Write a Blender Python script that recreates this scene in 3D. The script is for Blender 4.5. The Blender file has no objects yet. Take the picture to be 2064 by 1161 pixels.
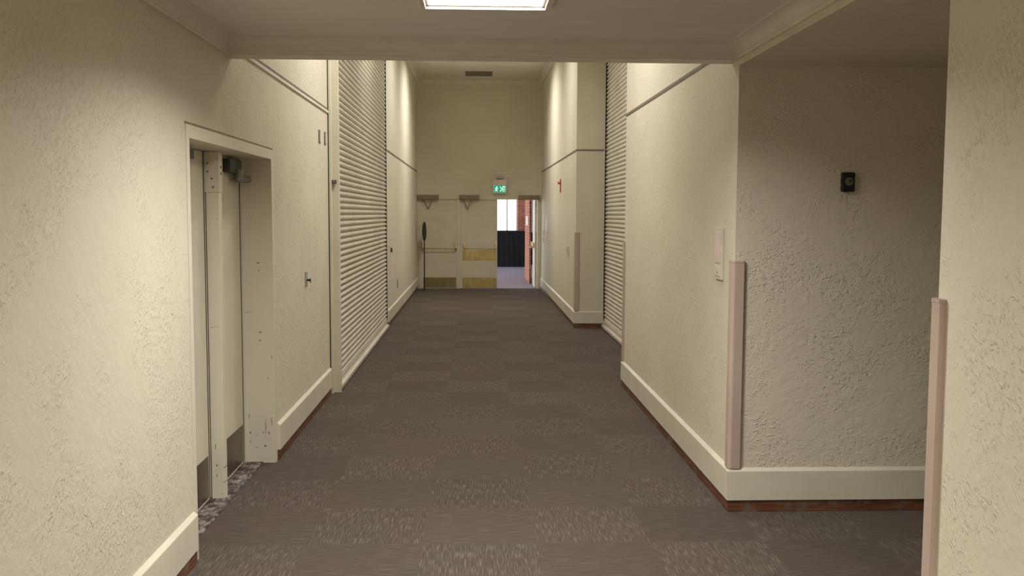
import bpy, bmesh, math, random
from mathutils import Vector, Matrix
random.seed(4)
scene = bpy.context.scene
COL = scene.collection

# ------------------------------------------------------------------ node helpers
class NT:
    def __init__(s, name):
        s.m = bpy.data.materials.new(name); s.m.use_nodes = True
        s.t = s.m.node_tree; s.t.nodes.clear()
        s.out = s.n('ShaderNodeOutputMaterial'); s.b = s.n('ShaderNodeBsdfPrincipled')
        s.l(s.b.outputs[0], s.out.inputs[0])
    def n(s, ty, **k):
        o = s.t.nodes.new(ty)
        for a, v in k.items(): setattr(o, a, v)
        return o
    def l(s, a, b): s.t.links.new(a, b)
    def coord(s):
        return s.n('ShaderNodeTexCoord').outputs['Object']
    def vmul(s, v, sc, rot=(0, 0, 0)):
        m = s.n('ShaderNodeMapping'); m.inputs['Scale'].default_value = sc; m.inputs['Rotation'].default_value = rot
        s.l(v, m.inputs[0]); return m.outputs[0]
    def rotscale(s, v, rot, sc):
        return s.vmul(s.vmul(v, (1, 1, 1), rot), sc)
    def noise(s, v, scale, detail=3, rough=.55, dist=0.):
        n = s.n('ShaderNodeTexNoise'); n.inputs['Scale'].default_value = scale
        n.inputs['Detail'].default_value = detail; n.inputs['Roughness'].default_value = rough
        n.inputs['Distortion'].default_value = dist
        s.l(v, n.inputs['Vector']); return n.outputs['Fac']
    def math(s, op, a, b=None, c=None, clamp=False):
        n = s.n('ShaderNodeMath', operation=op, use_clamp=clamp)
        for i, x in enumerate((a, b, c)):
            if x is None: continue
            if isinstance(x, (int, float)): n.inputs[i].default_value = x
            else: s.l(x, n.inputs[i])
        return n.outputs[0]
    def rng(s, v, a, b, c=0., d=1., smooth=True):
        n = s.n('ShaderNodeMapRange', interpolation_type='SMOOTHSTEP' if smooth else 'LINEAR')
        s.l(v, n.inputs[0])
        for i, x in enumerate((a, b, c, d)): n.inputs[i + 1].default_value = x
        return n.outputs[0]
    def mix(s, f, a, b):
        n = s.n('ShaderNodeMix', data_type='RGBA')
        if isinstance(f, (int, float)): n.inputs[0].default_value = f
        else: s.l(f, n.inputs[0])
        for i, x in ((6, a), (7, b)):
            if isinstance(x, tuple): n.inputs[i].default_value = (*x, 1)
            else: s.l(x, n.inputs[i])
        return n.outputs[2]
    def sep(s, v):
        n = s.n('ShaderNodeSeparateXYZ'); s.l(v, n.inputs[0]); return n.outputs
    def bump(s, h, strength=1., dist=.003):
        n = s.n('ShaderNodeBump'); n.inputs['Strength'].default_value = strength
        n.inputs['Distance'].default_value = dist
        s.l(h, n.inputs['Height']); s.l(n.outputs[0], s.b.inputs['Normal'])
    def col(s, c):
        if isinstance(c, tuple): s.b.inputs['Base Color'].default_value = (*c, 1)
        else: s.l(c, s.b.inputs['Base Color'])
    def set(s, rough=.6, metal=0., spec=.5):
        s.b.inputs['Roughness'].default_value = rough; s.b.inputs['Metallic'].default_value = metal
        s.b.inputs['Specular IOR Level'].default_value = spec

def srgb(r, g, b):
    f = lambda c: (c / 255 / 12.92) if c <= 10 else ((c / 255 + .055) / 1.055) ** 2.4
    return (f(r), f(g), f(b))

def plain(name, c, rough=.6, metal=0., var=.06, vs=6., bump=0., bs=60.):
    k = NT(name); v = k.coord()
    f = k.rng(k.noise(v, vs, 4), .3, .7)
    k.col(k.mix(f, tuple(x * (1 - var) for x in c), tuple(min(1, x * (1 + var)) for x in c)))
    k.set(rough, metal)
    if bump: k.bump(k.noise(v, bs, 3), 1., bump)
    return k.m

WALL = (.70, .645, .515)
TRIM = (.72, .675, .545)

def stucco():
    k = NT('cream_knockdown_stucco'); v = k.coord()
    # trowelled patches: some smooth, some rough
    patch = k.rng(k.noise(v, 2.6, 3, .6), .38, .62)
    a = k.rng(k.noise(k.rotscale(v, (.80, .70, 0), (1.1, 1.9, .62)), 42, 2, .5, .35), .54, .70)
    b = k.rng(k.noise(k.rotscale(v, (.55, .60, .3), (1.2, 2.1, .5)), 46, 2, .5, .5), .56, .72)
    c = k.noise(v, 34, 4, .6)
    h = k.math('ADD', k.math('MULTIPLY', a, k.math('ADD', k.math('MULTIPLY', patch, .85), .12)),
               k.math('MULTIPLY', b, k.math('ADD', k.math('MULTIPLY', patch, -.85), -.15)))
    h = k.math('ADD', h, k.math('MULTIPLY', c, .7))
    sweep = k.noise(k.rotscale(v, (-.8, -.7, 0), (1.4, 1.6, .35)), 11, 2)
    h = k.math('ADD', h, k.math('MULTIPLY', sweep, 1.6))
    k.bump(h, 1., .0023)
    tone = k.rng(k.noise(v, .9, 3), .3, .7)
    k.col(k.mix(tone, tuple(x * .96 for x in WALL), tuple(x * 1.03 for x in WALL)))
    k.set(.58, 0, .35)
    return k.m

def ceiling_mat():
    k = NT('painted_ceiling_board'); v = k.coord()
    k.bump(k.noise(v, 70, 4, .7), 1., .0025)
    s = k.rng(k.noise(k.vmul(v, (1, 2.2, 1)), 1.4, 4, .6), .3, .72)
    k.col(k.mix(s, (.74, .705, .63), (.79, .755, .68)))
    k.set(.85, 0, .2)
    return k.m

def chipped():
    k = NT('cream_gloss_paint_with_chips'); v = k.coord(); x, y, z = k.sep(v)[:3]
    spots = [(-1.501, 1.403, .012, .008), (-1.497, 1.351, .006, .008), (-1.492, .922, .013, .006), (-1.494, .865, .013, .007),
             (-1.573, .214, .006, .012), (-1.529, .200, .004, .006), (-1.484, .217, .006, .007), (-1.443, .212, .007, .013),
             (-1.471, .120, .010, .010), (-1.424, .291, .003, .05), (-1.466, .26, .003, .09), (-1.585, 1.06, .012, .003),
             (-1.447, .60, .004, .010), (-1.574, .151, .003, .018), (-1.417, .746, .003, .02), (-1.53, .11, .012, .004),
             (-1.58, .33, .003, .03), (-1.52, .235, .004, .004), (-1.545, 1.71, .004, .005), (-1.56, 1.063, .02, .002)]
    nz = k.math('MULTIPLY', k.math('SUBTRACT', k.noise(v, 130, 2), .5), 1.6)
    tot = None
    for (cx, cz, rx, rz) in spots:
        dx = k.math('DIVIDE', k.math('SUBTRACT', x, cx), rx * .8); dz = k.math('DIVIDE', k.math('SUBTRACT', z, cz), rz * .62)
        d = k.math('SQRT', k.math('ADD', k.math('MULTIPLY', dx, dx), k.math('MULTIPLY', dz, dz)))
        f = k.rng(k.math('ADD', d, nz), .8, 1.2, 1, 0)
        tot = f if tot is None else k.math('MAXIMUM', tot, f)
    # scattered small scuffs low down
    g = k.rng(k.noise(k.vmul(v, (1, 1, .6)), 34, 3, .6), .70, .74)
    low = k.rng(z, .05, .5, .9, .0)
    g = k.math('MULTIPLY', g, low)
    scuff = k.math('MULTIPLY', k.rng(k.noise(v, 14, 3), .55, .75), k.rng(z, .0, .35, .45, 0))
    base = k.mix(scuff, TRIM, (.42, .36, .31))
    base = k.mix(tot, base, (.24, .14, .10))
    base = k.mix(g, base, (.24, .18, .14))
    k.col(base); k.set(.38, 0, .5)
    k.bump(k.noise(v, 18, 2), 1., .0008)
    return k.m

def carpet(name='brown_carpet_tiles', T=.61, ox=-.283, oy=4.897, dark=(.052, .039, .032), lite=(.20, .155, .13)):
    k = NT(name); v = k.coord(); x, y, z = k.sep(v)[:3]
    fx = k.math('DIVIDE', k.math('SUBTRACT', x, ox), T); fy = k.math('DIVIDE', k.math('SUBTRACT', y, oy), T)
    ix = k.math('FLOOR', fx); iy = k.math('FLOOR', fy)
    par = k.math('ABSOLUTE', k.math('MODULO', k.math('ADD', ix, iy), 2))     # 0 / 1
    par = k.math('GREATER_THAN', par, .5)
    wn = k.n('ShaderNodeTexWhiteNoise', noise_dimensions='2D')
    cb = k.n('ShaderNodeCombineXYZ'); k.l(ix, cb.inputs[0]); k.l(iy, cb.inputs[1]); k.l(cb.outputs[0], wn.inputs[0])
    rnd = wn.outputs['Value']
    def grain(sc):
        a = k.noise(k.vmul(v, sc), 1., 2, .6)
        return a
    # streaks along Y in odd tiles, along X in even ones
    ga = k.noise(k.vmul(v, (165, 9, 1)), 1., 1, .5)
    gb = k.noise(k.vmul(v, (8, 165, 1)), 1., 1, .5)
    va = k.rng(ga, .44, .70); vb = k.rng(gb, .40, .74)
    s = k.n('ShaderNodeMix', data_type='FLOAT'); k.l(par, s.inputs[0]); k.l(va, s.inputs[3]); k.l(k.math('MULTIPLY', vb, .62), s.inputs[2])
    st = s.outputs[0]
    fine = k.noise(v, 260, 2)
    fac = k.math('ADD', k.math('MULTIPLY', st, .62), k.math('MULTIPLY', fine, .30))
    fac = k.math('ADD', fac, k.math('MULTIPLY', k.math('SUBTRACT', rnd, .5), .10), clamp=True)
    c = k.mix(fac, dark, lite)
    hue = k.rng(k.noise(v, .8, 2), .35, .65)
    c2 = k.n('ShaderNodeMix', data_type='RGBA', blend_type='MULTIPLY'); c2.inputs[0].default_value = 1
    k.l(c, c2.inputs[6]); k.l(k.mix(hue, (1, .93, .92), (.92, .97, .90)), c2.inputs[7])
    k.col(c2.outputs[2]); k.set(.95, 0, .08)
    k.b.inputs['Sheen Weight'].default_value = .12
    k.b.inputs['Sheen Roughness'].default_value = .5
    k.bump(k.math('ADD', st, fine), 1., .003)
    return k.m

def wood_mat():
    k = NT('reddish_brown_stained_wood'); v = k.coord()
    g = k.noise(k.vmul(v, (3, 3, 60)), 1.2, 4, .6, .6)
    w = k.noise(v, 7, 3)
    c = k.mix(k.rng(g, .3, .7), (.07, .028, .017), (.22, .085, .042))
    c = k.mix(k.rng(w, .52, .66), c, (.17, .115, .08))
    k.col(c); k.set(.45)
    return k.m

def metal_sill():
    k = NT('worn_metal_threshold'); v = k.coord()
    a = k.noise(k.vmul(v, (1.4, .8, 1)), 16, 5, .7, .8)
    r = k.math('SINE', k.math('MULTIPLY', k.sep(v)[0], 420))
    f = k.rng(a, .42, .66)
    k.col(k.mix(f, (.07, .055, .055), (.46, .42, .41)))
    k.set(.5, .5); k.bump(k.math('ADD', a, k.math('MULTIPLY', r, .25)), 1., .003)
    return k.m

def brick():
    k = NT('red_brick'); v = k.coord()
    # brick pattern in the wall plane (x+y runs along, z up)
    x, y, z = k.sep(v)[:3]
    cb = k.n('ShaderNodeCombineXYZ'); k.l(k.math('ADD', x, y), cb.inputs[0]); k.l(z, cb.inputs[1])
    b = k.n('ShaderNodeTexBrick'); k.l(cb.outputs[0], b.inputs['Vector'])
    b.inputs['Scale'].default_value = 1; b.inputs['Brick Width'].default_value = .23; b.inputs['Row Height'].default_value = .076
    b.inputs['Mortar Size'].default_value = .006
    b.inputs['Color1'].default_value = (.50, .17, .09, 1); b.inputs['Color2'].default_value = (.32, .10, .06, 1)
    b.inputs['Mortar'].default_value = (.50, .36, .28, 1)
    k.col(b.outputs[0]); k.set(.85); k.bump(k.math('SUBTRACT', 1, b.outputs['Fac']), 1., .006)
    return k.m

def brushed(name, c, rough, var=.35):
    k = NT(name); v = k.coord()
    a = k.noise(k.vmul(v, (40, 40, 2)), 1., 4, .7)
    b = k.noise(v, 5, 4, .6)
    k.col(k.mix(k.rng(k.math('ADD', k.math('MULTIPLY', a, .5), k.math('MULTIPLY', b, .5)), .35, .65),
                tuple(x * (1 - var) for x in c), tuple(min(1, x * (1 + var)) for x in c)))
    k.set(rough, 1.); k.bump(b, 1., .004)
    return k.m

def emis(name, c, st):
    k = NT(name); k.col(c); k.b.inputs['Emission Color'].default_value = (*c, 1)
    k.b.inputs['Emission Strength'].default_value = st; k.set(.4); return k.m

def glass_mat():
    k = NT('clear_window_glass'); k.t.nodes.remove(k.b)
    g = k.n('ShaderNodeBsdfGlass'); g.inputs['IOR'].default_value = 1.45; g.inputs['Roughness'].default_value = 0
    t = k.n('ShaderNodeBsdfTransparent'); m = k.n('ShaderNodeMixShader'); m.inputs[0].default_value = .1
    k.l(t.outputs[0], m.inputs[1]); k.l(g.outputs[0], m.inputs[2]); k.l(m.outputs[0], k.out.inputs[0])
    return k.m

M = dict(
    stucco=stucco(), ceil=ceiling_mat(), chip=chipped(), carpet=carpet(), wood=wood_mat(), sill=metal_sill(), brick=brick(),
    trim=plain('cream_gloss_trim_paint', TRIM, .34, 0, .04, 3, .0006, 30),
    crown=plain('cream_flat_crown_paint', (.72, .68, .58), .6, 0, .05, 4, .0008, 40),
    leaf=plain('cream_door_paint', (.68, .64, .51), .42, 0, .05, 3, .0006, 20),
    enddoor=plain('cream_end_door_paint', (.66, .61, .48), .45, 0, .04, 3),
    shutter=plain('cream_enamelled_steel_slats', (.68, .64, .53), .26, 0, .05, 2, .0004, 12),
    guard=plain('pinkish_beige_vinyl', (.52, .405, .335), .42, 0, .05, 3),
    steel=brushed('dull_brown_steel', (.22, .19, .155), .38, .2),
    brass=brushed('polished_brass', (.86, .72, .36), .30, .16),
    dbrass=brushed('tarnished_brass', (.40, .34, .18), .45, .15),
    barbrass=plain('bright_cast_brass', (.95, .78, .55), .28, 1., .05),
    grey=plain('grey_metal', (.23, .23, .21), .45, .6, .15, 20),
    dgrey=plain('dark_grey_metal', (.07, .075, .07), .45, .5, .2, 20),
    plate=plain('pale_grey_plate', (.40, .37, .32), .4, .2, .1, 20),
    rail=plain('grey_rail_channel', (.20, .175, .14), .6, .2, .1, 8),
    black=plain('black_plastic', (.010, .010, .012), .6, 0, .2, 20),
    gap=plain('dark_recess', (.012, .011, .009), .9),  # near-black colour stands in for the shade inside gaps and channels
    white=plain('off_white_plastic', (.66, .60, .50), .4, 0, .05, 10),
    closer=plain('bronze_closer_cover', (.24, .195, .12), .45, .3, .1, 10),
    red=plain('red_sign_enamel', (.45, .035, .025), .4, 0, .1, 10),
    pink=plain('pinkish_white_sign_body', (.74, .62, .55), .5, 0, .05, 10),
    cloth=plain('black_cloth', (.006, .0075, .008), .9, 0, .3, 5, .002, 120),
    lwall=plain('white_lobby_paint', (.75, .75, .74), .7),
    lcarpet=plain('pale_violet_carpet', (.30, .265, .31), .95, 0, .15, 30, .004, 200),
    diff=emis('lit_diffuser', (1., .97, .93), 4.5),
    green=emis('lit_green_exit_panel', (.02, .42, .24), .55),
    figure=emis('lit_white_pictogram', (.70, 1., .85), 1.0),
    glass=glass_mat(),
    alu=plain('white_painted_light_frame', (.74, .68, .60), .35, 0, .04, 6),
)

# ------------------------------------------------------------------ geometry helpers
def bx(bm, x0, x1, y0, y1, z0, z1, bev=0.):
    a = [bm.verts.new((x, y, z)) for x in (x0, x1) for y in (y0, y1) for z in (z0, z1)]
    idx = [(0, 1, 3, 2), (4, 6, 7, 5), (0, 4, 5, 1), (2, 3, 7, 6), (0, 2, 6, 4), (1, 5, 7, 3)]
    fs = [bm.faces.new([a[i] for i in f]) for f in idx]
    if bev:
        es = list({e for f in fs for e in f.edges})
        bmesh.ops.bevel(bm, geom=es, offset=bev, segments=2, profile=.6, affect='EDGES')

def prism(bm, pts, axis, a, b):
    """pts: 2-D outline; axis 'Y' takes (x,z), 'X' takes (y,z), 'Z' takes (x,y)"""
    def mk(p, t):
        if axis == 'Y': return (p[0], t, p[1])
        if axis == 'X': return (t, p[0], p[1])
        return (p[0], p[1], t)
    A = [bm.verts.new(mk(p, a)) for p in pts]; B = [bm.verts.new(mk(p, b)) for p in pts]
    n = len(pts)
    bm.faces.new(A); bm.faces.new(B[::-1])
    for i in range(n): bm.faces.new([A[i], B[i], B[(i + 1) % n], A[(i + 1) % n]])

def rod(bm, p, q, r, n=12, r2=None):
    p = Vector(p); q = Vector(q); d = q - p
    m = Matrix.Translation((p + q) / 2) @ d.to_track_quat('Z', 'Y').to_matrix().to_4x4()
    bmesh.ops.create_cone(bm, cap_ends=True, segments=n, radius1=r, radius2=r if r2 is None else r2, depth=d.length, matrix=m)

def sweep(bm, prof, frames):
    """prof list of (d,z); frames: functions d -> (x,y)"""
    rows = [[bm.verts.new((*f(d), z)) for d, z in prof] for f in frames]
    for r0, r1 in zip(rows, rows[1:]):
        for i in range(len(prof) - 1): bm.faces.new([r0[i], r0[i + 1], r1[i + 1], r1[i]])

def link(name, bm, mat, parent=None, smooth=False, loc=(0, 0, 0)):
    bmesh.ops.recalc_face_normals(bm, faces=bm.faces[:])
    me = bpy.data.meshes.new(name); bm.to_mesh(me); bm.free()
    me.materials.append(M[mat] if isinstance(mat, str) else mat)
    if smooth:
        for p in me.polygons: p.use_smooth = True
    o = bpy.data.objects.new(name, me); COL.objects.link(o); o.location = loc
    if parent is not None:
        o.parent = parent
        if tuple(loc) == (0, 0, 0):               # mesh written in world metres: keep it there
            o.matrix_parent_inverse = Matrix.Translation(-parent.location) if not any(parent.rotation_euler) else parent.matrix_basis.inverted()
    return o

def tag(o, label, cat, group=None, kind=None):
    o['label'] = label; o['category'] = cat
    if group: o['group'] = group
    if kind: o['kind'] = kind
    return o

def thing(name, loc, label, cat, group=None, kind=None):
    o = bpy.data.objects.new(name, None); COL.objects.link(o); o.location = loc; o.empty_display_size = .1
    return tag(o, label, cat, group, kind)

def box_obj(name, mat, parent, *a, bev=0.):
    bm = bmesh.new(); bx(bm, *a, bev); return link(name, bm, mat, parent)

def copy_tree(o, parent=None):
    c = o.copy(); COL.objects.link(c); c.parent = parent
    for ch in list(o.children): copy_tree(ch, c)
    return c

XL, XR = -1.405, 1.50          # near walls
XLF, XRF = -1.352, 1.525       # walls beyond the shutters
YB = 5.40                      # cross beam / passage wall
YE = 21.9                      # end wall
ZC, ZH = 2.715, 4.79           # near and high ceilings

# ------------------------------------------------------------------ SETTING
o = box_obj('floor', 'carpet', None, -2.0, 7.2, -3.2, 22.05, -.2, 0.)
tag(o, 'brown corridor floor of checkered striped carpet tiles', 'floor', kind='structure')

bm = bmesh.new()
bx(bm, -1.74, XL, -3.2, 4.66, 0, 4.95); bx(bm, -1.74, XL, 6.61, 9.155, 0, 4.95)
bx(bm, -1.74, XL, 4.66, 6.61, 2.175, 4.95); bx(bm, -1.95, -1.74, -3.2, 22.05, 0, 4.95)
o = link('wall_left', bm, 'stucco'); tag(o, 'near left stucco wall around the recessed double doors', 'wall', kind='structure')

bm = bmesh.new(); bx(bm, -1.74, XLF, 14.40, YE, 0, 4.95); bx(bm, -1.74, XLF, 9.155, 14.40, 4.45, 4.95)
o = link('wall_left', bm, 'stucco'); tag(o, 'far left stucco wall beyond the roller shutter', 'wall', kind='structure')

bm = bmesh.new(); bx(bm, XR, 1.70, YB, 9.45, 0, 4.95); bx(bm, 1.70, 7.2, YB, YB + .2, 0, 4.95)
bx(bm, 2.12, 2.30, YB + .1, 22.05, 0, 4.95); bx(bm, 1.70, 2.12, 9.30, 9.45, 0, 4.95)
o = link('wall_right', bm, 'stucco'); tag(o, 'middle right stucco wall with projecting corner at the side passage', 'wall', kind='structure')

bm = bmesh.new(); bx(bm, XRF, 2.035, 14.35, YE, 0, 4.95); bx(bm, 1.9, 2.12, 9.45, 14.35, 4.45, 4.95); bx(bm, 2.035, 2.12, 14.6, YE, 0, 4.95)
o = link('wall_right', bm, 'stucco'); tag(o, 'far right stucco wall and pier beyond the right roller shutter', 'wall', kind='structure')

bm = bmesh.new(); bx(bm, XR, 7.2, -3.2, 2.99, 0, 4.95)
o = link('wall_right', bm, 'stucco'); tag(o, 'nearest right stucco wall at the edge of the picture', 'wall', kind='structure')

o = box_obj('wall_back', 'stucco', None, -1.95, 7.2, -3.4, -3.2, 0, 4.95); tag(o, 'stucco wall closing the corridor behind the viewpoint', 'wall', kind='structure')
o = box_obj('wall_passage', 'stucco', None, 7.0, 7.2, 2.99, YB, 0, 2.95); tag(o, 'end wall of the dim side passage', 'wall', kind='structure')

# end wall with the opening for three doors
DX0, DX1, DZ = -1.31, 1.475, 2.11
bm = bmesh.new()
bx(bm, -1.95, DX0, YE, YE + .15, 0, 4.95); bx(bm, DX1, 2.30, YE, YE + .15, 0, 4.95); bx(bm, DX0, DX1, YE, YE + .15, DZ, 4.95)
o = link('wall_end', bm, 'stucco'); tag(o, 'tall end wall above the three doors', 'wall', kind='structure')

# near ceiling (with hole for the light), passage ceiling, high ceiling
LX0, LX1, LY0, LY1 = -.262, .350, 3.88, 4.50
bm = bmesh.new()
bx(bm, XL, LX0 + .03, -3.2, YB, ZC, ZC + .12); bx(bm, LX1 - .03, XR, -3.2, YB, ZC, ZC + .12)
bx(bm, LX0 + .03, LX1 - .03, LY1 - .03, YB, ZC, ZC + .12)
bx(bm, LX0 + .03, LX1 - .03, .63, LY0 + .03, ZC, ZC + .12); bx(bm, LX0 + .03, LX1 - .03, -3.2, -.54, ZC, ZC + .12)
bx(bm, LX0, LX1, -3.2, YB, ZC + .12, ZC + .16)
o = link('ceiling', bm, 'ceil'); tag(o, 'low near ceiling holding the bright light panel', 'ceiling', kind='structure')
o = box_obj('ceiling', 'ceil', None, XL - .3, 2.3, YB + .155, YE + .15, ZH, ZH + .12); tag(o, 'high ceiling of the far corridor beyond the beam', 'ceiling', kind='structure')
o = box_obj('ceiling', 'stucco', None, XR, 7.2, 2.99, YB, 2.597, 2.95); tag(o, 'dark flat ceiling over the side passage', 'ceiling', kind='structure')

# cross beam
o = box_obj('trim_1', 'crown', None, XL, XR, YB, YB + .155, 2.628, 4.95); tag(o, 'cream cross beam where the low ceiling ends', 'beam', kind='structure')

# crown mouldings
def crown_prof(zt, dz=.079, d=.09):
    p = [(0., zt - dz - .004), (.016, zt - dz - .004), (.018, zt - dz + .010), (.024, zt - dz + .013)]
    for i in range(9):
        a = i / 8 * math.pi / 2
        p.append((.024 + (d - .030) * (1 - math.cos(a)), zt - dz + .013 + (dz - .022) * math.sin(a)))
    p += [(d - .004, zt - .009), (d, zt - .006), (d, zt + .002)]
    return p
bm = bmesh.new()
sweep(bm, crown_prof(ZC), [lambda d: (XL + d, -3.2), lambda d: (XL + d, YB - d), lambda d: (XR - d, YB - d), lambda d: (XR - d, -3.2)])
o = link('trim_2', bm, 'crown', smooth=False); tag(o, 'cream cove moulding round the low near ceiling', 'crown moulding', kind='structure')
bm = bmesh.new()
sweep(bm, crown_prof(ZH, .11, .10), [lambda d: (XLF + d, YB + .155), lambda d: (XLF + d, YE - d), lambda d: (XRF - d, YE - d), lambda d: (XRF - d, YB + .155)])
o = link('trim_3', bm, 'crown'); tag(o, 'cream cove moulding round the high far ceiling', 'crown moulding', kind='structure')

# picture rails (a narrow channel with a pale bead under it)
def wall_rail(num, x, sgn, y0, y1, z, label, bead=True):
    bm = bmesh.new(); bx(bm, min(x, x + sgn * .006), max(x, x + sgn * .006), y0, y1, z, z + .024)
    o = link('trim_%d' % num, bm, 'rail'); tag(o, label, 'wall rail', kind='structure')
    if bead:
        bm = bmesh.new(); bx(bm, min(x, x + sgn * .012), max(x, x + sgn * .012), y0, y1, z - .022, z, .003)
        link('bead', bm, 'crown', o)['label'] = 'pale bead'
wall_rail(4, XL, 1, YB + .155, 9.15, 2.71, 'thin grey rail high on the near left wall')
wall_rail(5, XLF, 1, 14.5, YE, 2.69, 'thin grey rail high on the far left wall', False)
wall_rail(6, XR, -1, YB + .155, 9.45, 2.718, 'thin grey rail high on the middle right wall', False)
bm = bmesh.new(); bx(bm, XRF - .008, XRF, 14.35, YE, 2.70, 2.722); bx(bm, XRF - .008, 2.035, 14.342, 14.352, 2.70, 2.722)
o = link('trim_7', bm, 'rail'); tag(o, 'thin grey rail wrapping the far right pier', 'wall rail', kind='structure')
o = box_obj('trim_8', 'crown', None, XLF, XRF, YE - .012, YE, 2.665, 2.69, bev=.003); tag(o, 'pale bead across the end wall above the doors', 'wall rail', kind='structure')

# baseboards
def bprof(t=.022): return [(0, .262), (.004, .262), (t - .001, .246), (t, .242), (t, .072), (0, .072)]
def wprof(t=.014): return [(0, .072), (t, .072), (t, 0), (0, 0)]
def baseboard(side, label, frames):
    bm = bmesh.new(); sweep(bm, bprof(), frames)
    # end caps
    o = link('baseboard_' + side, bm, 'trim'); tag(o, label, 'baseboard', kind='structure')
    bm = bmesh.new(); sweep(bm, wprof(), frames); link('wood_strip', bm, 'wood', o)['label'] = 'reddish brown wooden strip under the baseboard'
    return o
def cap(frames): return frames
baseboard('left', 'cream baseboard on the nearest left wall before the double doors',
          [lambda d: (XL + d, -3.2), lambda d: (XL + d, 4.655), lambda d: (XL, 4.655)])
baseboard('left', 'cream baseboard between the double doors and left shutter',
          [lambda d: (XL, 6.640), lambda d: (XL + d, 6.640), lambda d: (XL + d, 9.06), lambda d: (XL, 9.06)])
baseboard('left', 'cream baseboard on the far left wall', [lambda d: (XLF, 14.47), lambda d: (XLF + d, 14.47), lambda d: (XLF + d, YE)])
baseboard('right', 'cream baseboard wrapping the corner into the side passage',
          [lambda d: (XR, 9.47), lambda d: (XR - d, 9.47), lambda d: (XR - d, YB - d), lambda d: (7.0, YB - d)])
baseboard('right', 'cream baseboard wrapping the far right pier',
          [lambda d: (XRF - d, YE), lambda d: (XRF - d, 14.35 - d), lambda d: (2.035, 14.35 - d)])
baseboard('right', 'cream baseboard on the nearest right wall',
          [lambda d: (7.0, 2.99 + d), lambda d: (XR - d, 2.99 + d), lambda d: (XR - d, -3.2)])

# ------------------------------------------------------------------ LEFT DOUBLE DOORS
bm = bmesh.new()
def fr(*a): bx(bm, *a, .002)
fr(-1.66, XL + .006, 6.555, 6.612, 0, 2.178)        # far jamb
fr(-1.66, XL + .006, 4.660, 4.708, 0, 2.178)        # near jamb
fr(-1.66, XL + .006, 4.708, 6.555, 2.112, 2.178)    # head
fr(-1.66, -1.60, 6.535, 6.556, 0, 2.112)
o = link('trim_9', bm, 'chip'); tag(o, 'chipped cream frame of the recessed left double doors', 'door frame', kind='structure')
bm = bmesh.new(); bx(bm, XL, XL + .004, 4.655, 6.618, 2.180, 2.190); bx(bm, XL, XL + .003, 6.612, 6.6165, .0, 2.186)  # raised dark strips colour in the shadow line round the frame
link('shadow_gap', bm, 'closer', o)['label'] = 'dark strip standing in for the shadow gap along the frame edge'

bm = bmesh.new(); bx(bm, -1.606, -1.528, 5.700, 5.765, .006, 2.112, .003)
o = link('trim_10', bm, 'chip'); tag(o, 'cream removable centre post between the two left door leaves', 'door post', kind='structure')
bm = bmesh.new(); bx(bm, -1.612, -1.524, 5.694, 5.772, 1.867, 2.108, .004)
br = link('post_bracket', bm, 'trim', o)
bm = bmesh.new()
for (x, z) in ((-1.59, 2.04), (-1.59, 1.99), (-1.565, 1.95), (-1.56, 1.90)): rod(bm, (x, 5.697, z), (x, 5.690, z), .006, 10)
for z in (2.02, 1.98): rod(bm, (-1.527, 5.735, z), (-1.520, 5.735, z), .007, 10)
link('screw', bm, 'rail', br)['kind'] = 'stuff'

o = box_obj('trim_11', 'sill', None, -1.70, -1.488, 4.60, 6.62, -.01, .008, bev=.003); tag(o, 'worn metal threshold under the left double doors', 'threshold', kind='structure')

def left_leaf(num, y0, y1, label):
    bm = bmesh.new(); bx(bm, -1.655, -1.612, y0, y1, .014, 2.108, .002)
    d = link('door_%d' % num, bm, 'leaf'); tag(d, label, 'door', kind='structure')
    bm = bmesh.new(); bx(bm, -1.612, -1.6095, y0 + .02, y1 - .02, .03, .285, .001)
    link('kick_plate', bm, 'steel', d)['label'] = 'dull brown metal kick plate'
    bm = bmesh.new(); bx(bm, -1.650, -1.6105, y1 + .001, y1 + .010, .014, 2.108); link('gap_shade_strip', bm, 'gap', d)['label'] = 'black strip standing in for the shaded gap along the edge'  # black strip paints the shaded gap at the leaf's far edge
    return d
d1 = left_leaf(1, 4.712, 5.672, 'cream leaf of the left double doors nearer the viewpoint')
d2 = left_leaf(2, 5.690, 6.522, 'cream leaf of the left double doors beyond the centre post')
for d, yy in ((d1, 5.33), (d2, 6.28)):
    bm = bmesh.new()
    bx(bm, -1.612, -1.565, yy - .16, yy + (.14 if d is d2 else .02), 2.005 if d is d2 else 2.045, 2.095, .006)
    cl = link('door_closer', bm, 'dgrey', d)
    if d is d1: continue
    bm = bmesh.new(); rod(bm, (-1.560, yy + .02, 2.03), (-1.560, yy + .02, 1.955), .030, 20); rod(bm, (-1.566, yy - .0, 1.972), (-1.552, yy + .24, 1.972), .024, 16)
    link('closer_arm', bm, 'grey', cl)

# ------------------------------------------------------------------ SHUTTERS
def curtain(x, sgn, y0, y1, z0, z1, pitch=.060, depth=.013):
    """interlocking convex slats; sgn = side that faces the corridor"""
    bm = bmesh.new(); prof = []
    z = z0; n = 8
    while z < z1:
        for dd, t in ((0., 0.), (-.010, .015), (-.010, .12), (.006, .15), (.014, .22), (.0185, .33), (.020, .45), (.019, .57), (.016, .69), (.0115, .81), (.006, .91), (.001, .985)):
            prof.append((dd, z + pitch * t))
        z += pitch
    rows = [[bm.verts.new((x + sgn * d, y, zz)) for d, zz in prof] for y in (y0, y1)]
    for i in range(len(prof) - 1): bm.faces.new([rows[0][i], rows[0][i + 1], rows[1][i + 1], rows[1][i]])
    return bm

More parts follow.
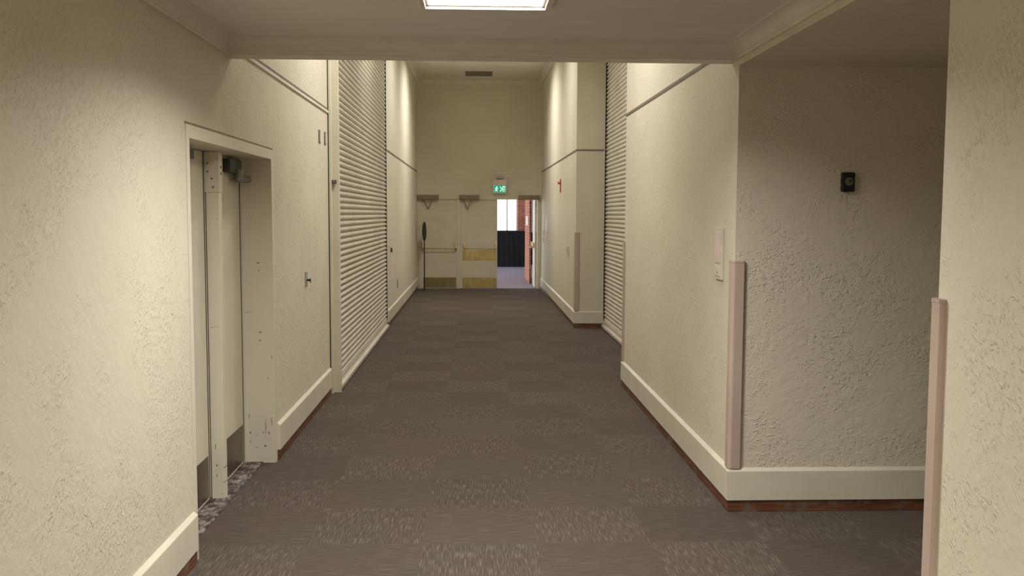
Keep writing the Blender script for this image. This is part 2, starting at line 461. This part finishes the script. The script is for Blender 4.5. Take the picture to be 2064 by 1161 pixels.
sh = thing('roller_shutter', (-1.36, 11.8, 0), 'tall cream roller shutter closed in the left wall', 'roller shutter')
c = link('curtain', curtain(-1.368, 1, 9.19, 14.335, .11, 4.45), 'shutter', sh)
bm = bmesh.new(); bx(bm, -1.385, -1.345, 9.20, 14.33, .055, .125, .004); bx(bm, -1.40, -1.312, 9.20, 14.34, .018, .058, .004)
link('bottom_rail', bm, 'shutter', sh)
bm = bmesh.new(); bx(bm, XL + .018, -1.312, 9.155, 9.215, 0, 4.45, .004); bx(bm, -1.396, -1.375, 9.085, 9.155, .0, 4.45, .003)
g = link('guide_rail', bm, 'trim', sh)
bm = bmesh.new()
for z in (.26, .95, 1.35, 1.86, 2.30, 3.02): bmesh.ops.create_icosphere(bm, subdivisions=2, radius=.009, matrix=Matrix.Translation((-1.384, 9.152, z)))
link('screw', bm, 'closer', g)['kind'] = 'stuff'
bm = bmesh.new(); bx(bm, XLF - .05, XLF + .002, 14.392, 14.42, 0, 4.45, .003); gr = link('guide_rail', bm, 'trim', sh)
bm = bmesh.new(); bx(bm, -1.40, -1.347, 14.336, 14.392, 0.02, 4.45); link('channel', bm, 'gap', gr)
bm = bmesh.new(); bx(bm, XLF + .002, XLF + .008, 14.42, 14.47, .62, 1.30, .002); link('edge_plate', bm, 'alu', gr)['label'] = 'shiny pale metal edge plate'
bm = bmesh.new(); bx(bm, -1.415, -1.335, 9.118, 9.150, 2.030, 2.062, .004); bx(bm, -1.404, -1.392, 9.10, 9.15, 1.97, 2.10, .002)
bl = link('latch', bm, 'dgrey', sh)
bm = bmesh.new(); rod(bm, (-1.352, 9.118, 2.046), (-1.352, 9.105, 2.046), .013, 14); link('latch_knob', bm, 'grey', bl)
bm = bmesh.new(); bx(bm, XL + .0003, XL + .0088, 9.088, 9.1545, .0, 4.4); link('channel', bm, 'gap', g)  # black strip painted as the shaded gap between wall and guide

sh2 = thing('roller_shutter', (1.97, 11.9, 0), 'tall cream roller shutter deeply recessed in the right wall', 'roller shutter')
link('curtain', curtain(1.985, -1, 9.50, 14.31, .11, 4.45), 'shutter', sh2)
bm = bmesh.new(); bx(bm, 1.955, 2.00, 9.5, 14.31, .055, .125, .004); bx(bm, 1.925, 2.01, 9.5, 14.31, .018, .058, .004); link('bottom_rail', bm, 'shutter', sh2)
bm = bmesh.new(); bx(bm, 1.945, 1.958, 14.335, 14.349, 0, 4.45, .002); g2 = link('guide_rail', bm, 'trim', sh2)
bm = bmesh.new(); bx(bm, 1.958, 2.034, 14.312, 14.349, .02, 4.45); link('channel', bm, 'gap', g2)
bm = bmesh.new(); bx(bm, 1.94, 2.03, 9.45, 9.50, 0, 4.45, .003); link('guide_rail', bm, 'trim', sh2)

# ------------------------------------------------------------------ CORNER GUARDS
def guard(x, y, sx, sy, z0, z1, label, leg=.054, th=.010, r=.022):
    """corner at (x,y); wall solid lies at +sx / +sy"""
    k = .0
    ox, oy = x - sx * th * 2.0, y - sy * th * 2.0
    pts = [(x + sx * leg, y), (x + sx * leg, oy + sy * .004), (x + sx * (leg - .004), oy)]
    for i in range(7):
        a = i / 6 * math.pi / 2
        pts.append((ox + sx * r - sx * r * math.sin(a), oy + sy * r - sy * r * math.cos(a)))
    pts += [(ox, y + sy * (leg - .004)), (ox + sx * .004, y + sy * leg), (x, y + sy * leg), (x, y)]
    t = thing('corner_guard', (x, y, z0), label, 'corner guard', 'pinkish beige vinyl corner guards')
    bm = bmesh.new(); prism(bm, pts, 'Z', z0, z1 - .012); link('guard_body', bm, 'guard', t)
    bm = bmesh.new(); cx, cy = x, y
    pts2 = [(cx + (px - cx) * 1.0 - sx * .0015, cy + (py - cy) * 1.0 - sy * .0015) for px, py in pts]
    prism(bm, pts2, 'Z', z1 - .0115, z1); link('end_cap', bm, 'guard', t)
    return t
guard(XR, YB, 1, 1, .262, 1.482, 'pinkish beige guard on the corner of the side passage')
guard(XR, 2.99, 1, -1, .262, 1.482, 'tall pinkish beige guard on the nearest right wall edge')
guard(XR, 9.45, 1, -1, .262, 1.475, 'thin pinkish beige guard beside the right shutter on the near side', leg=.05)
guard(XRF, 14.35, 1, 1, .262, 1.465, 'pinkish beige guard on the far right pier corner')

# ------------------------------------------------------------------ WALL DEVICES
t = thing('wall_intercom', (XR, 5.73, 1.35), 'long narrow cream panel on the right wall above the corner guard', 'wall panel')
bm = bmesh.new(); bx(bm, XR - .016, XR, 5.648, 5.808, 1.352, 1.668, .004); link('housing', bm, 'white', t)
bm = bmesh.new(); bx(bm, XR - .020, XR - .015, 5.668, 5.788, 1.455, 1.645, .003); link('cover', bm, 'pink', t)['label'] = 'pinkish cover panel'
bm = bmesh.new(); bx(bm, XR - .020, XR - .015, 5.668, 5.788, 1.372, 1.440, .003); u = link('lower_plate', bm, 'trim', t)
bm = bmesh.new(); rod(bm, (XR - .019, 5.728, 1.408), (XR - .024, 5.728, 1.408), .018, 20); link('button', bm, 'white', u)

t = thing('wall_sensor', (2.142, YB, 1.88), 'small black box with pale round dial on the passage wall', 'sensor')
bm = bmesh.new(); bx(bm, 2.104, 2.180, YB - .028, YB, 1.882, 1.994, .008); link('housing', bm, 'black', t)
bm = bmesh.new(); rod(bm, (2.144, YB - .026, 1.940), (2.144, YB - .032, 1.940), .024, 28)
dl = link('dial', bm, plain('pale_olive_dial', (.16, .14, .09), .4), t)
bm = bmesh.new(); rod(bm, (2.150, YB - .031, 1.944), (2.150, YB - .035, 1.944), .010, 18); link('dial_centre', bm, 'dgrey', dl)

t = thing('keyed_switch', (XL, 7.85, 1.14), 'grey metal plate with a black key switch on the left wall', 'switch')
bm = bmesh.new(); bx(bm, XL, XL + .005, 7.80, 7.90, 1.140, 1.262, .002); link('plate', bm, 'plate', t)
bm = bmesh.new(); rod(bm, (XL + .004, 7.87, 1.192), (XL + .030, 7.87, 1.192), .009, 12); bx(bm, XL + .03, XL + .036, 7.862, 7.878, 1.17, 1.205, .001); link('key', bm, 'black', t)

for y, z, lab in ((8.60, 2.373, 'lower-left'), (8.91, 2.380, 'right')):
    t = thing('wall_plate', (XL, y, z), 'small grey framed plate high on the left wall, ' + ('farther from' if y < 8.7 else 'right beside') + ' the left shutter', 'wall plate', 'two small grey plates beside the left shutter')
    bm = bmesh.new()
    bx(bm, XL, XL + .006, y - .045, y + .045, z, z + .118, .002); link('plate_frame', bm, 'rail', t)
    bm = bmesh.new(); bx(bm, XL + .005, XL + .009, y - .022, y + .026, z + .012, z + .106, .001); link('insert', bm, 'plate', t)

# far left wall
t = thing('wall_catch', (XLF, 14.99, 1.13), 'small dark latch plate on far left wall past the shutter', 'latch plate')
bm = bmesh.new(); bx(bm, XLF, XLF + .006, 14.93, 15.05, 1.12, 1.24, .002); link('plate', bm, 'white', t)
bm = bmesh.new(); bx(bm, XLF + .006, XLF + .03, 14.99, 15.03, 1.13, 1.20, .004); link('catch', bm, 'dgrey', t)
t = thing('wall_socket', (XLF, 16.28, .48), 'small dark outlet low on the far left wall', 'outlet')
bm = bmesh.new(); bx(bm, XLF, XLF + .006, 16.23, 16.33, .46, .60, .002); link('plate', bm, 'rail', t)
bm = bmesh.new(); bx(bm, XLF + .006, XLF + .008, 16.26, 16.30, .50, .56, .001); link('socket_face', bm, 'dgrey', t)

# far right wall
t = thing('fire_sign', (XRF, 17.0, 2.12), 'narrow red sign sticking out from the far right wall', 'sign')
bm = bmesh.new(); bx(bm, XRF - .010, XRF, 16.92, 17.08, 2.13, 2.37, .003); link('sign_plate', bm, 'red', t)
bm = bmesh.new(); bx(bm, XRF - .045, XRF - .010, 16.98, 17.00, 2.28, 2.31, .003); bx(bm, XRF - .050, XRF - .042, 16.95, 17.02, 2.27, 2.33, .002); link('bracket', bm, 'red', t)
t = thing('light_switch', (XRF, 15.40, 1.09), 'square cream switch box on the far right wall beside the pier', 'switch')
bm = bmesh.new(); bx(bm, XRF - .03, XRF, 15.36, 15.50, 1.09, 1.22, .004); bb = link('box', bm, 'white', t)
bm = bmesh.new(); bx(bm, XRF - .034, XRF - .03, 15.41, 15.45, 1.13, 1.18, .002); link('rocker', bm, 'plate', t)
t = thing('wall_heater_panel', (XRF, 20.0, 1.35), 'tall pale narrow panel on the far right wall near the open door', 'wall panel')
bm = bmesh.new(); bx(bm, XRF - .03, XRF, 19.85, 20.2, 1.36, 1.655, .004); link('housing', bm, 'white', t)
bm = bmesh.new(); bx(bm, XRF - .034, XRF - .03, 19.9, 20.15, 1.42, 1.60, .002); link('face_panel', bm, 'trim', t)
t = thing('wall_switch', (XRF, 21.1, 1.25), 'small square pale switch beside the open door, upper of two', 'switch', 'small switches by the open door')
bm = bmesh.new(); bx(bm, XRF - .02, XRF, 20.98, 21.24, 1.26, 1.40, .004); link('plate', bm, 'pink', t)
bm = bmesh.new(); bx(bm, XRF - .026, XRF - .02, 21.06, 21.16, 1.30, 1.36, .002); link('rocker', bm, 'white', t)
t = thing('wall_switch', (XRF, 21.2, 1.08), 'small pale switch beside the open door, lower of two', 'switch', 'small switches by the open door')
bm = bmesh.new(); bx(bm, XRF - .02, XRF, 21.08, 21.24, 1.09, 1.21, .004); link('plate', bm, 'white', t)
bm = bmesh.new(); bx(bm, XRF - .026, XRF - .02, 21.13, 21.19, 1.12, 1.18, .002); link('rocker', bm, 'pink', t)

# ------------------------------------------------------------------ END DOORS
bm = bmesh.new()
FY0, FY1 = YE - .015, YE + .15
bx(bm, DX0, DX0 + .055, FY0, FY1, 0, DZ, .003); bx(bm, DX1 - .05, DX1, FY0, FY1, 0, DZ, .003)
bx(bm, DX0 + .055, DX1 - .05, FY0, FY1, 2.072, DZ, .003); bx(bm, -.425, -.375, FY0, FY1, 0, 2.072, .003)
o = link('trim_12', bm, 'enddoor'); tag(o, 'cream frame round the three end doors', 'door frame', kind='structure')

def closer(parent, x0, x1, armx, ybase):
    bm = bmesh.new(); bx(bm, x0, x1, ybase - .11, ybase, 2.066, 2.172, .008); c = link('door_closer', bm, 'closer', parent)
    if armx is not None:
        bm = bmesh.new(); rod(bm, (armx - .07, ybase - .07, 2.066), (armx + .03, ybase - .05, 1.86), .010, 10)
        rod(bm, (armx + .13, ybase - .07, 2.066), (armx + .04, ybase - .05, 1.86), .010, 10)
        rod(bm, (armx + .035, ybase - .06, 1.87), (armx + .035, ybase + .03, 1.85), .012, 10)
        link('closer_arm', bm, 'closer', c)
def panic(parent, x0, x1, z, mat, yb):
    bm = bmesh.new()
    for x in (x0, x1):
        bx(bm, x - .030, x + .030, yb - .045, yb, z - .085, z + .065, .014)
        bmesh.ops.create_icosphere(bm, subdivisions=3, radius=1, matrix=Matrix.Translation((x, yb - .045, z + .03)) @ Matrix.Diagonal((.032, .036, .045, 1)))
        rod(bm, (x, yb - .05, z + .02), (x, yb - .095, z - .055), .020, 14)
    p = link('panic_bar', bm, mat, parent)
    bm = bmesh.new(); rod(bm, (x0, yb - .09, z - .065), (x1, yb - .09, z - .065), .0125, 14); link('push_bar', bm, 'dbrass', p)

FD = YE + .022      # face of the closed leaves
bm = bmesh.new(); bx(bm, -1.252, -.428, FD, FD + .045, .012, 2.070, .002); e1 = link('door_3', bm, 'enddoor')
tag(e1, 'closed cream end door on the left behind the round sign stand', 'door', kind='structure')
bm = bmesh.new(); bx(bm, -1.215, -.455, FD - .003, FD, .02, .262, .001); link('kick_plate', bm, 'dbrass', e1)['label'] = 'tarnished brass kick plate'
panic(e1, -1.222, -.462, 1.005, 'barbrass', FD); closer(e1, -1.338, -.852, -1.13, FD - .0)
bm = bmesh.new(); bx(bm, -.372, .500, FD, FD + .045, .012, 2.070, .002); e2 = link('door_4', bm, 'enddoor')
tag(e2, 'closed middle end door with polished brass plates', 'door', kind='structure')
bm = bmesh.new(); bx(bm, -.315, .480, FD - .003, FD, .02, .262, .001); link('kick_plate', bm, 'brass', e2)['label'] = 'polished brass kick plate'
bm = bmesh.new(); bx(bm, -.315, .480, FD - .003, FD, .655, .905, .001); link('push_plate', bm, 'brass', e2)['label'] = 'brass plate behind the push bar'
panic(e2, -.262, .462, 1.005, 'barbrass', FD); closer(e2, -.385, .085, -.23, FD - .0)
bm = bmesh.new(); bx(bm, 1.385, 1.422, 22.08, 22.98, .012, 2.070, .002); e3 = link('door_5', bm, 'enddoor')
tag(e3, 'end door on the right standing wide open into the lobby', 'door', kind='structure')
bm = bmesh.new(); bx(bm, 1.335, 1.385, 22.18, 22.24, .94, 1.07, .008); bx(bm, 1.335, 1.385, 22.84, 22.90, .94, 1.07, .008)
p = link('panic_bar', bm, 'barbrass', e3); bm = bmesh.new(); rod(bm, (1.31, 22.2, .94), (1.31, 22.88, .94), .0125, 14); rod(bm, (1.36, 22.21, 1.0), (1.305, 22.21, .94), .016, 12); rod(bm, (1.36, 22.87, 1.0), (1.305, 22.87, .94), .016, 12); link('push_bar', bm, 'dbrass', p)
for z in (.30, 1.80):
    bm = bmesh.new(); rod(bm, (1.420, 22.066, z - .05), (1.420, 22.066, z + .05), .012, 12); link('hinge', bm, 'dbrass', e3)
closer(e3, .985, 1.475, None, FD - .0)

# exit sign
t = thing('exit_sign', (.55, YE, 2.2), 'pinkish exit sign with lit green running man panel', 'exit sign')
bm = bmesh.new(); bx(bm, .388, .712, YE - .085, YE, 2.205, 2.525, .006); sb = link('sign_body', bm, 'pink', t)
bm = bmesh.new(); bx(bm, .412, .690, YE - .088, YE - .084, 2.235, 2.392, .001); gp = link('lit_panel', bm, 'green', t)
bm = bmesh.new(); bx(bm, .47, .62, YE - .06, YE, 2.545, 2.60, .004); link('bracket', bm, 'plate', t)
yf = YE - .090
bm = bmesh.new()
def seg(pts, w):
    for (a, b) in zip(pts, pts[1:]):
        d = Vector((b[0] - a[0], b[1] - a[1])).normalized(); n = Vector((-d.y, d.x)) * w / 2
        q = [(a[0] + n.x, a[1] + n.y), (b[0] + n.x, b[1] + n.y), (b[0] - n.x, b[1] - n.y), (a[0] - n.x, a[1] - n.y)]
        prism(bm, q, 'Y', yf, yf + .003)
mx, mz = .475, 2.31
rod(bm, (mx + .012, yf, mz + .052), (mx + .012, yf + .003, mz + .052), .012, 16)
seg([(mx + .005, mz + .035), (mx - .008, mz - .010)], .022); seg([(mx - .006, mz - .008), (mx + .020, mz - .028), (mx + .010, mz - .058)], .011)
seg([(mx - .010, mz - .008), (mx - .014, mz - .036), (mx - .040, mz - .042)], .011); seg([(mx + .004, mz + .03), (mx + .024, mz + .010), (mx + .038, mz + .020)], .008)
seg([(mx, mz + .03), (mx - .024, mz + .018), (mx - .026, mz - .004)], .008)
link('running_man', bm, 'figure', gp)
bm = bmesh.new(); seg([(.560, 2.365), (.600, 2.31), (.560, 2.255)], .015); seg([(.625, 2.37), (.625, 2.25)], .018); seg([(.665, 2.37), (.665, 2.25)], .010); seg([(.62, 2.366), (.668, 2.366)], .010)
link('arrow_and_doorway', bm, 'figure', gp)

# round paddle sign stand seen edge on
t = thing('sign_stand', (-1.165, 21.45, 0), 'black pole stand with a round paddle turned edge-on before the end doors', 'sign stand')
t.rotation_euler = (0, 0, math.radians(80))
def lobj(name, bm, mat, par): 
    o = link(name, bm, mat); o.parent = par; return o
bm = bmesh.new(); rod(bm, (0, 0, .012), (0, 0, 1.16), .0125, 14); lobj('pole', bm, 'black', t)
bm = bmesh.new(); rod(bm, (0, 0, 0), (0, 0, .012), .05, 28, .035); lobj('foot', bm, 'black', t)
bm = bmesh.new()
bmesh.ops.create_cone(bm, cap_ends=True, segments=40, radius1=1, radius2=1, depth=1, matrix=Matrix.Translation((0, 0, 1.335)) @ Matrix.Diagonal((.17, .018, .215, 1)) @ Matrix.Rotation(math.pi / 2, 4, 'X'))
lobj('paddle', bm, 'black', t)

# ceiling vents
t = thing('ceiling_vent', (.065, 20.85, ZH), 'grey slotted vent in the high ceiling close to the end wall', 'vent')
bm = bmesh.new(); bx(bm, -.23, .36, 20.55, 21.2, ZH - .012, ZH + .001, .003); link('vent_frame', bm, 'rail', t)
bm = bmesh.new()
for i in range(9): bx(bm, -.20, .33, 20.60 + i * .065, 20.63 + i * .065, ZH - .020, ZH - .011)
link('slats', bm, 'rail', t)

# ------------------------------------------------------------------ LIGHTS
def light_panel(cx, cy, z, w, l, label, power, group=None, temp=(1., .965, .91), spread=150):
    t = thing('ceiling_light', (cx, cy, z), label, 'ceiling light', group)
    x0, x1, y0, y1 = cx - w / 2, cx + w / 2, cy - l / 2, cy + l / 2
    bm = bmesh.new(); f = .030
    for a in ((x0, x1, y0, y0 + f), (x0, x1, y1 - f, y1), (x0, x0 + f, y0 + f, y1 - f), (x1 - f, x1, y0 + f, y1 - f)): bx(bm, *a, z - .022, z + .004, .006)
    for a in ((x0 + f, x1 - f, y0 + f, y0 + f + .012), (x0 + f, x1 - f, y1 - f - .012, y1 - f), (x0 + f, x0 + f + .012, y0 + f, y1 - f), (x1 - f - .012, x1 - f, y0 + f, y1 - f)): bx(bm, *a, z - .006, z + .03)
    link('light_frame', bm, 'alu', t)
    bm = bmesh.new(); bx(bm, x0 + f, x1 - f, y0 + f, y1 - f, z + .006, z + .012); link('diffuser', bm, 'diff', t)
    for tilt in ((-27, 27) if spread < 130 else (0,)):        # fluorescent louvres throw two lobes towards the side walls
        L = bpy.data.lights.new('panel_lamp', 'AREA'); L.shape = 'RECTANGLE'; L.size_y = l - 2 * f - .03
        L.size = (w - 2 * f - .03) * (.46 if tilt else 1)
        L.energy = power / (2 if tilt else 1); L.color = temp; L.spread = math.radians(spread)
        lo = bpy.data.objects.new('lamp', L); COL.objects.link(lo); lo.parent = t
        lo.location = ((.13 if tilt > 0 else -.13) if tilt else 0, 0, -.09 if tilt else .004); lo.rotation_euler = (0, math.radians(-tilt), 0)
    return t
cx = (LX0 + LX1) / 2
light_panel(cx, (LY0 + LY1) / 2, ZC, LX1 - LX0, LY1 - LY0, 'bright fluorescent panel in the low near ceiling, cut by the top of the picture', 65)
light_panel(cx, .045, ZC, LX1 - LX0, 1.23, 'unseen fluorescent panel added in the low ceiling above the viewpoint', 85)  # added out of view to brighten the passage and nearest walls
for y, p in ((8.3, 68), (11.9, 48), (15.2, 36), (18.34, 66)):
    light_panel(.06, y, ZH - .024, .61, 1.22, 'fluorescent panel in the high ceiling %s' % {8.3: 'just beyond the beam', 11.9: 'between the two shutters', 15.2: 'level with the far pier', 18.34: 'nearest the end wall'}[y],
                p, 'panels in the high ceiling', spread=122)

# ------------------------------------------------------------------ LOBBY BEYOND THE OPEN DOOR
YW = 34.0
o = box_obj('floor', 'lcarpet', None, -4.2, 5.2, 22.05, YW + .2, -.2, 0.); tag(o, 'pale violet lobby carpet seen through the open door', 'floor', kind='structure')
o = box_obj('ceiling', 'lwall', None, -4.2, 5.2, 22.05, YW + .2, 3.2, 3.3); tag(o, 'lobby ceiling beyond the end doors', 'ceiling', kind='structure')
o = box_obj('wall_lobby_right', 'lwall', None, 5.0, 5.2, 22.05, YW + .2, 0, 3.2); tag(o, 'right lobby wall', 'wall', kind='structure')
bm = bmesh.new(); bx(bm, -4.2, -1.95, 22.05, 22.2, 0, 3.2); bx(bm, 2.3, 5.0, 22.05, 22.2, 0, 3.2)
o = link('wall_lobby_near', bm, 'lwall'); tag(o, 'lobby side of the end wall', 'wall', kind='structure')
bm = bmesh.new(); bx(bm, -4.2, .3, YW, YW + .2, 0, 3.2); bx(bm, .3, 1.0, YW, YW + .2, 0, .9); bx(bm, .3, 5.0, YW, YW + .2, 2.9, 3.2)
bx(bm, 1.0, 1.50, YW, YW + .2, 0, .9); bx(bm, 1.95, 5.0, YW, YW + .2, 0, 2.9)
o = link('wall_lobby_far', bm, 'lwall'); tag(o, 'white lobby wall behind the black draped table', 'wall', kind='structure')
o = box_obj('wall_brick', 'brick', None, 1.50, 1.95, YW - .1, YW + .2, 0, 2.9); tag(o, 'red brick pier beside the bright lobby window', 'wall', kind='structure')
t = box_obj('wall_brick', 'brick', None, 1.335, 1.382, 23.45, 25.6, 0, 3.2); tag(t, 'red brick return just behind the open end door', 'wall', kind='structure')
# windows
def window(n, x0, x1, z0, z1, label, y=YW + .1):
    t = thing('window_%d' % n, ((x0 + x1) / 2, y, z0), label, 'window', kind='structure')
    bm = bmesh.new(); f = .05
    bx(bm, x0, x0 + f, y - .04, y + .04, z0, z1, .003); bx(bm, x1 - f, x1, y - .04, y + .04, z0, z1, .003)
    bx(bm, x0 + f, x1 - f, y - .04, y + .04, z0, z0 + f, .003); bx(bm, x0 + f, x1 - f, y - .04, y + .04, z1 - f, z1, .003)
    if n == 1: bx(bm, 1.10, 1.16, y - .04, y + .04, z0 + f, z1 - f, .003)
    link('window_frame', bm, 'lwall', t)
    bm = bmesh.new(); bx(bm, x0 + f, x1 - f, y - .004, y + .004, z0 + f, z1 - f); link('pane', bm, 'glass', t)
window(1, .3, 1.50, .9, 2.9, 'overexposed white lobby window left of the brick pier')
# unseen side glazing, added to let daylight onto the lobby floor
t = thing('window_2', (-4.1, 28, 0), 'unseen glazed side added to let daylight into the lobby', 'window', kind='structure')
bm = bmesh.new()
for i in range(7): bx(bm, -4.15, -4.05, 22.1 + i * 1.95, 22.2 + i * 1.95, 0, 3.2)
link('window_frame', bm, 'lwall', t)
bm = bmesh.new(); bx(bm, -4.104, -4.096, 22.2, 33.9, 0, 3.2); link('pane', bm, 'glass', t)

# draped tables
def draped(x0, x1, y0, y1, h, label):
    t = thing('draped_table', ((x0 + x1) / 2, (y0 + y1) / 2, 0), label, 'table')
    bm = bmesh.new(); n = 160
    def ring(z, fl, amp):
        out = []
        P = [(x0, y0), (x1, y0), (x1, y1), (x0, y1)]; per = 2 * ((x1 - x0) + (y1 - y0))
        cxx, cyy = (x0 + x1) / 2, (y0 + y1) / 2
        for i in range(n):
            s = per * i / n; w, d = x1 - x0, y1 - y0
            if s < w: p, q = (x0 + s, y0), (0, -1)
            elif s < w + d: p, q = (x1, y0 + s - w), (1, 0)
            elif s < 2 * w + d: p, q = (x1 - (s - w - d), y1), (0, 1)
            else: p, q = (x0, y1 - (s - 2 * w - d)), (-1, 0)
            wv = amp * math.sin(i * 1.3) + fl
            ex = (p[0] - cxx) / (w / 2) * fl * .5; ey = (p[1] - cyy) / (d / 2) * fl * .5
            out.append(bm.verts.new((p[0] + q[0] * wv + ex, p[1] + q[1] * wv + ey, z)))
        return out
    rs = [ring(h, 0, 0), ring(h - .03, .012, .001), ring(h * .5, .05, .006), ring(.005, .085, .010)]
    bm.faces.new(rs[0])
    for a, b in zip(rs, rs[1:]):
        for i in range(n): bm.faces.new([a[i], a[(i + 1) % n], b[(i + 1) % n], b[i]])
    link('drape', bm, 'cloth', t, smooth=True)
    bm = bmesh.new(); bx(bm, x0 + .02, x1 - .02, y0 + .02, y1 - .02, h - .035, h - .005); link('tabletop', bm, 'black', t)
    for x in (x0 + .08, x1 - .08):
        for y in (y0 + .08, y1 - .08):
            bm = bmesh.new(); rod(bm, (x, y, 0), (x, y, h - .035), .02, 10); link('leg', bm, 'black', t)
draped(-.3, 1.60, 31.0, 31.8, 1.18, 'tall black draped counter in the lobby before the bright window')
draped(1.86, 2.9, 32.2, 33.0, 1.10, 'black draped table in a sliver between brick return and open door')
t = thing('wall_notice', (1.335, 24.4, 1.5), 'small white notice on the brick behind the open door', 'notice')
bm = bmesh.new(); bx(bm, 1.325, 1.335, 24.1, 24.9, 1.45, 1.68, .001); link('sheet', bm, 'lwall', t)

# ------------------------------------------------------------------ WORLD
w = bpy.data.worlds.new('overcast_daylight'); scene.world = w; w.use_nodes = True
bg = w.node_tree.nodes['Background']; bg.inputs[0].default_value = (.96, .96, 1., 1); bg.inputs[1].default_value = 4.2

# ------------------------------------------------------------------ CAMERA
cam = bpy.data.cameras.new('camera'); co = bpy.data.objects.new('camera', cam); COL.objects.link(co)
R = Vector((0.99925936, -0.03827302, 0.00398755)); D = Vector((0.000955876, -0.0789053392, -0.996881655)); FW = Vector((0.03846831, 0.99614714, -0.07881031))
U = -D; B = -FW
m = Matrix(((R.x, U.x, B.x, 0), (R.y, U.y, B.y, 0), (R.z, U.z, B.z, 1.75), (0, 0, 0, 1)))
co.matrix_world = m
cam.sensor_fit = 'HORIZONTAL'; cam.sensor_width = 36; cam.lens = 1900 / 2064 * 36; cam.clip_start = .05
scene.camera = co
vs = scene.view_settings
scene.display_settings.display_device = 'sRGB'; vs.view_transform = 'Standard'; vs.look = 'None'; vs.gamma = 1; vs.use_curve_mapping = False; vs.exposure = 0.
c = scene.cycles; c.max_bounces = 10; c.diffuse_bounces = 6; c.glossy_bounces = 4; c.transparent_max_bounces = 8; c.sample_clamp_indirect = 6; c.use_denoising = True
try: c.denoiser = 'OPENIMAGEDENOISE'
except Exception: pass
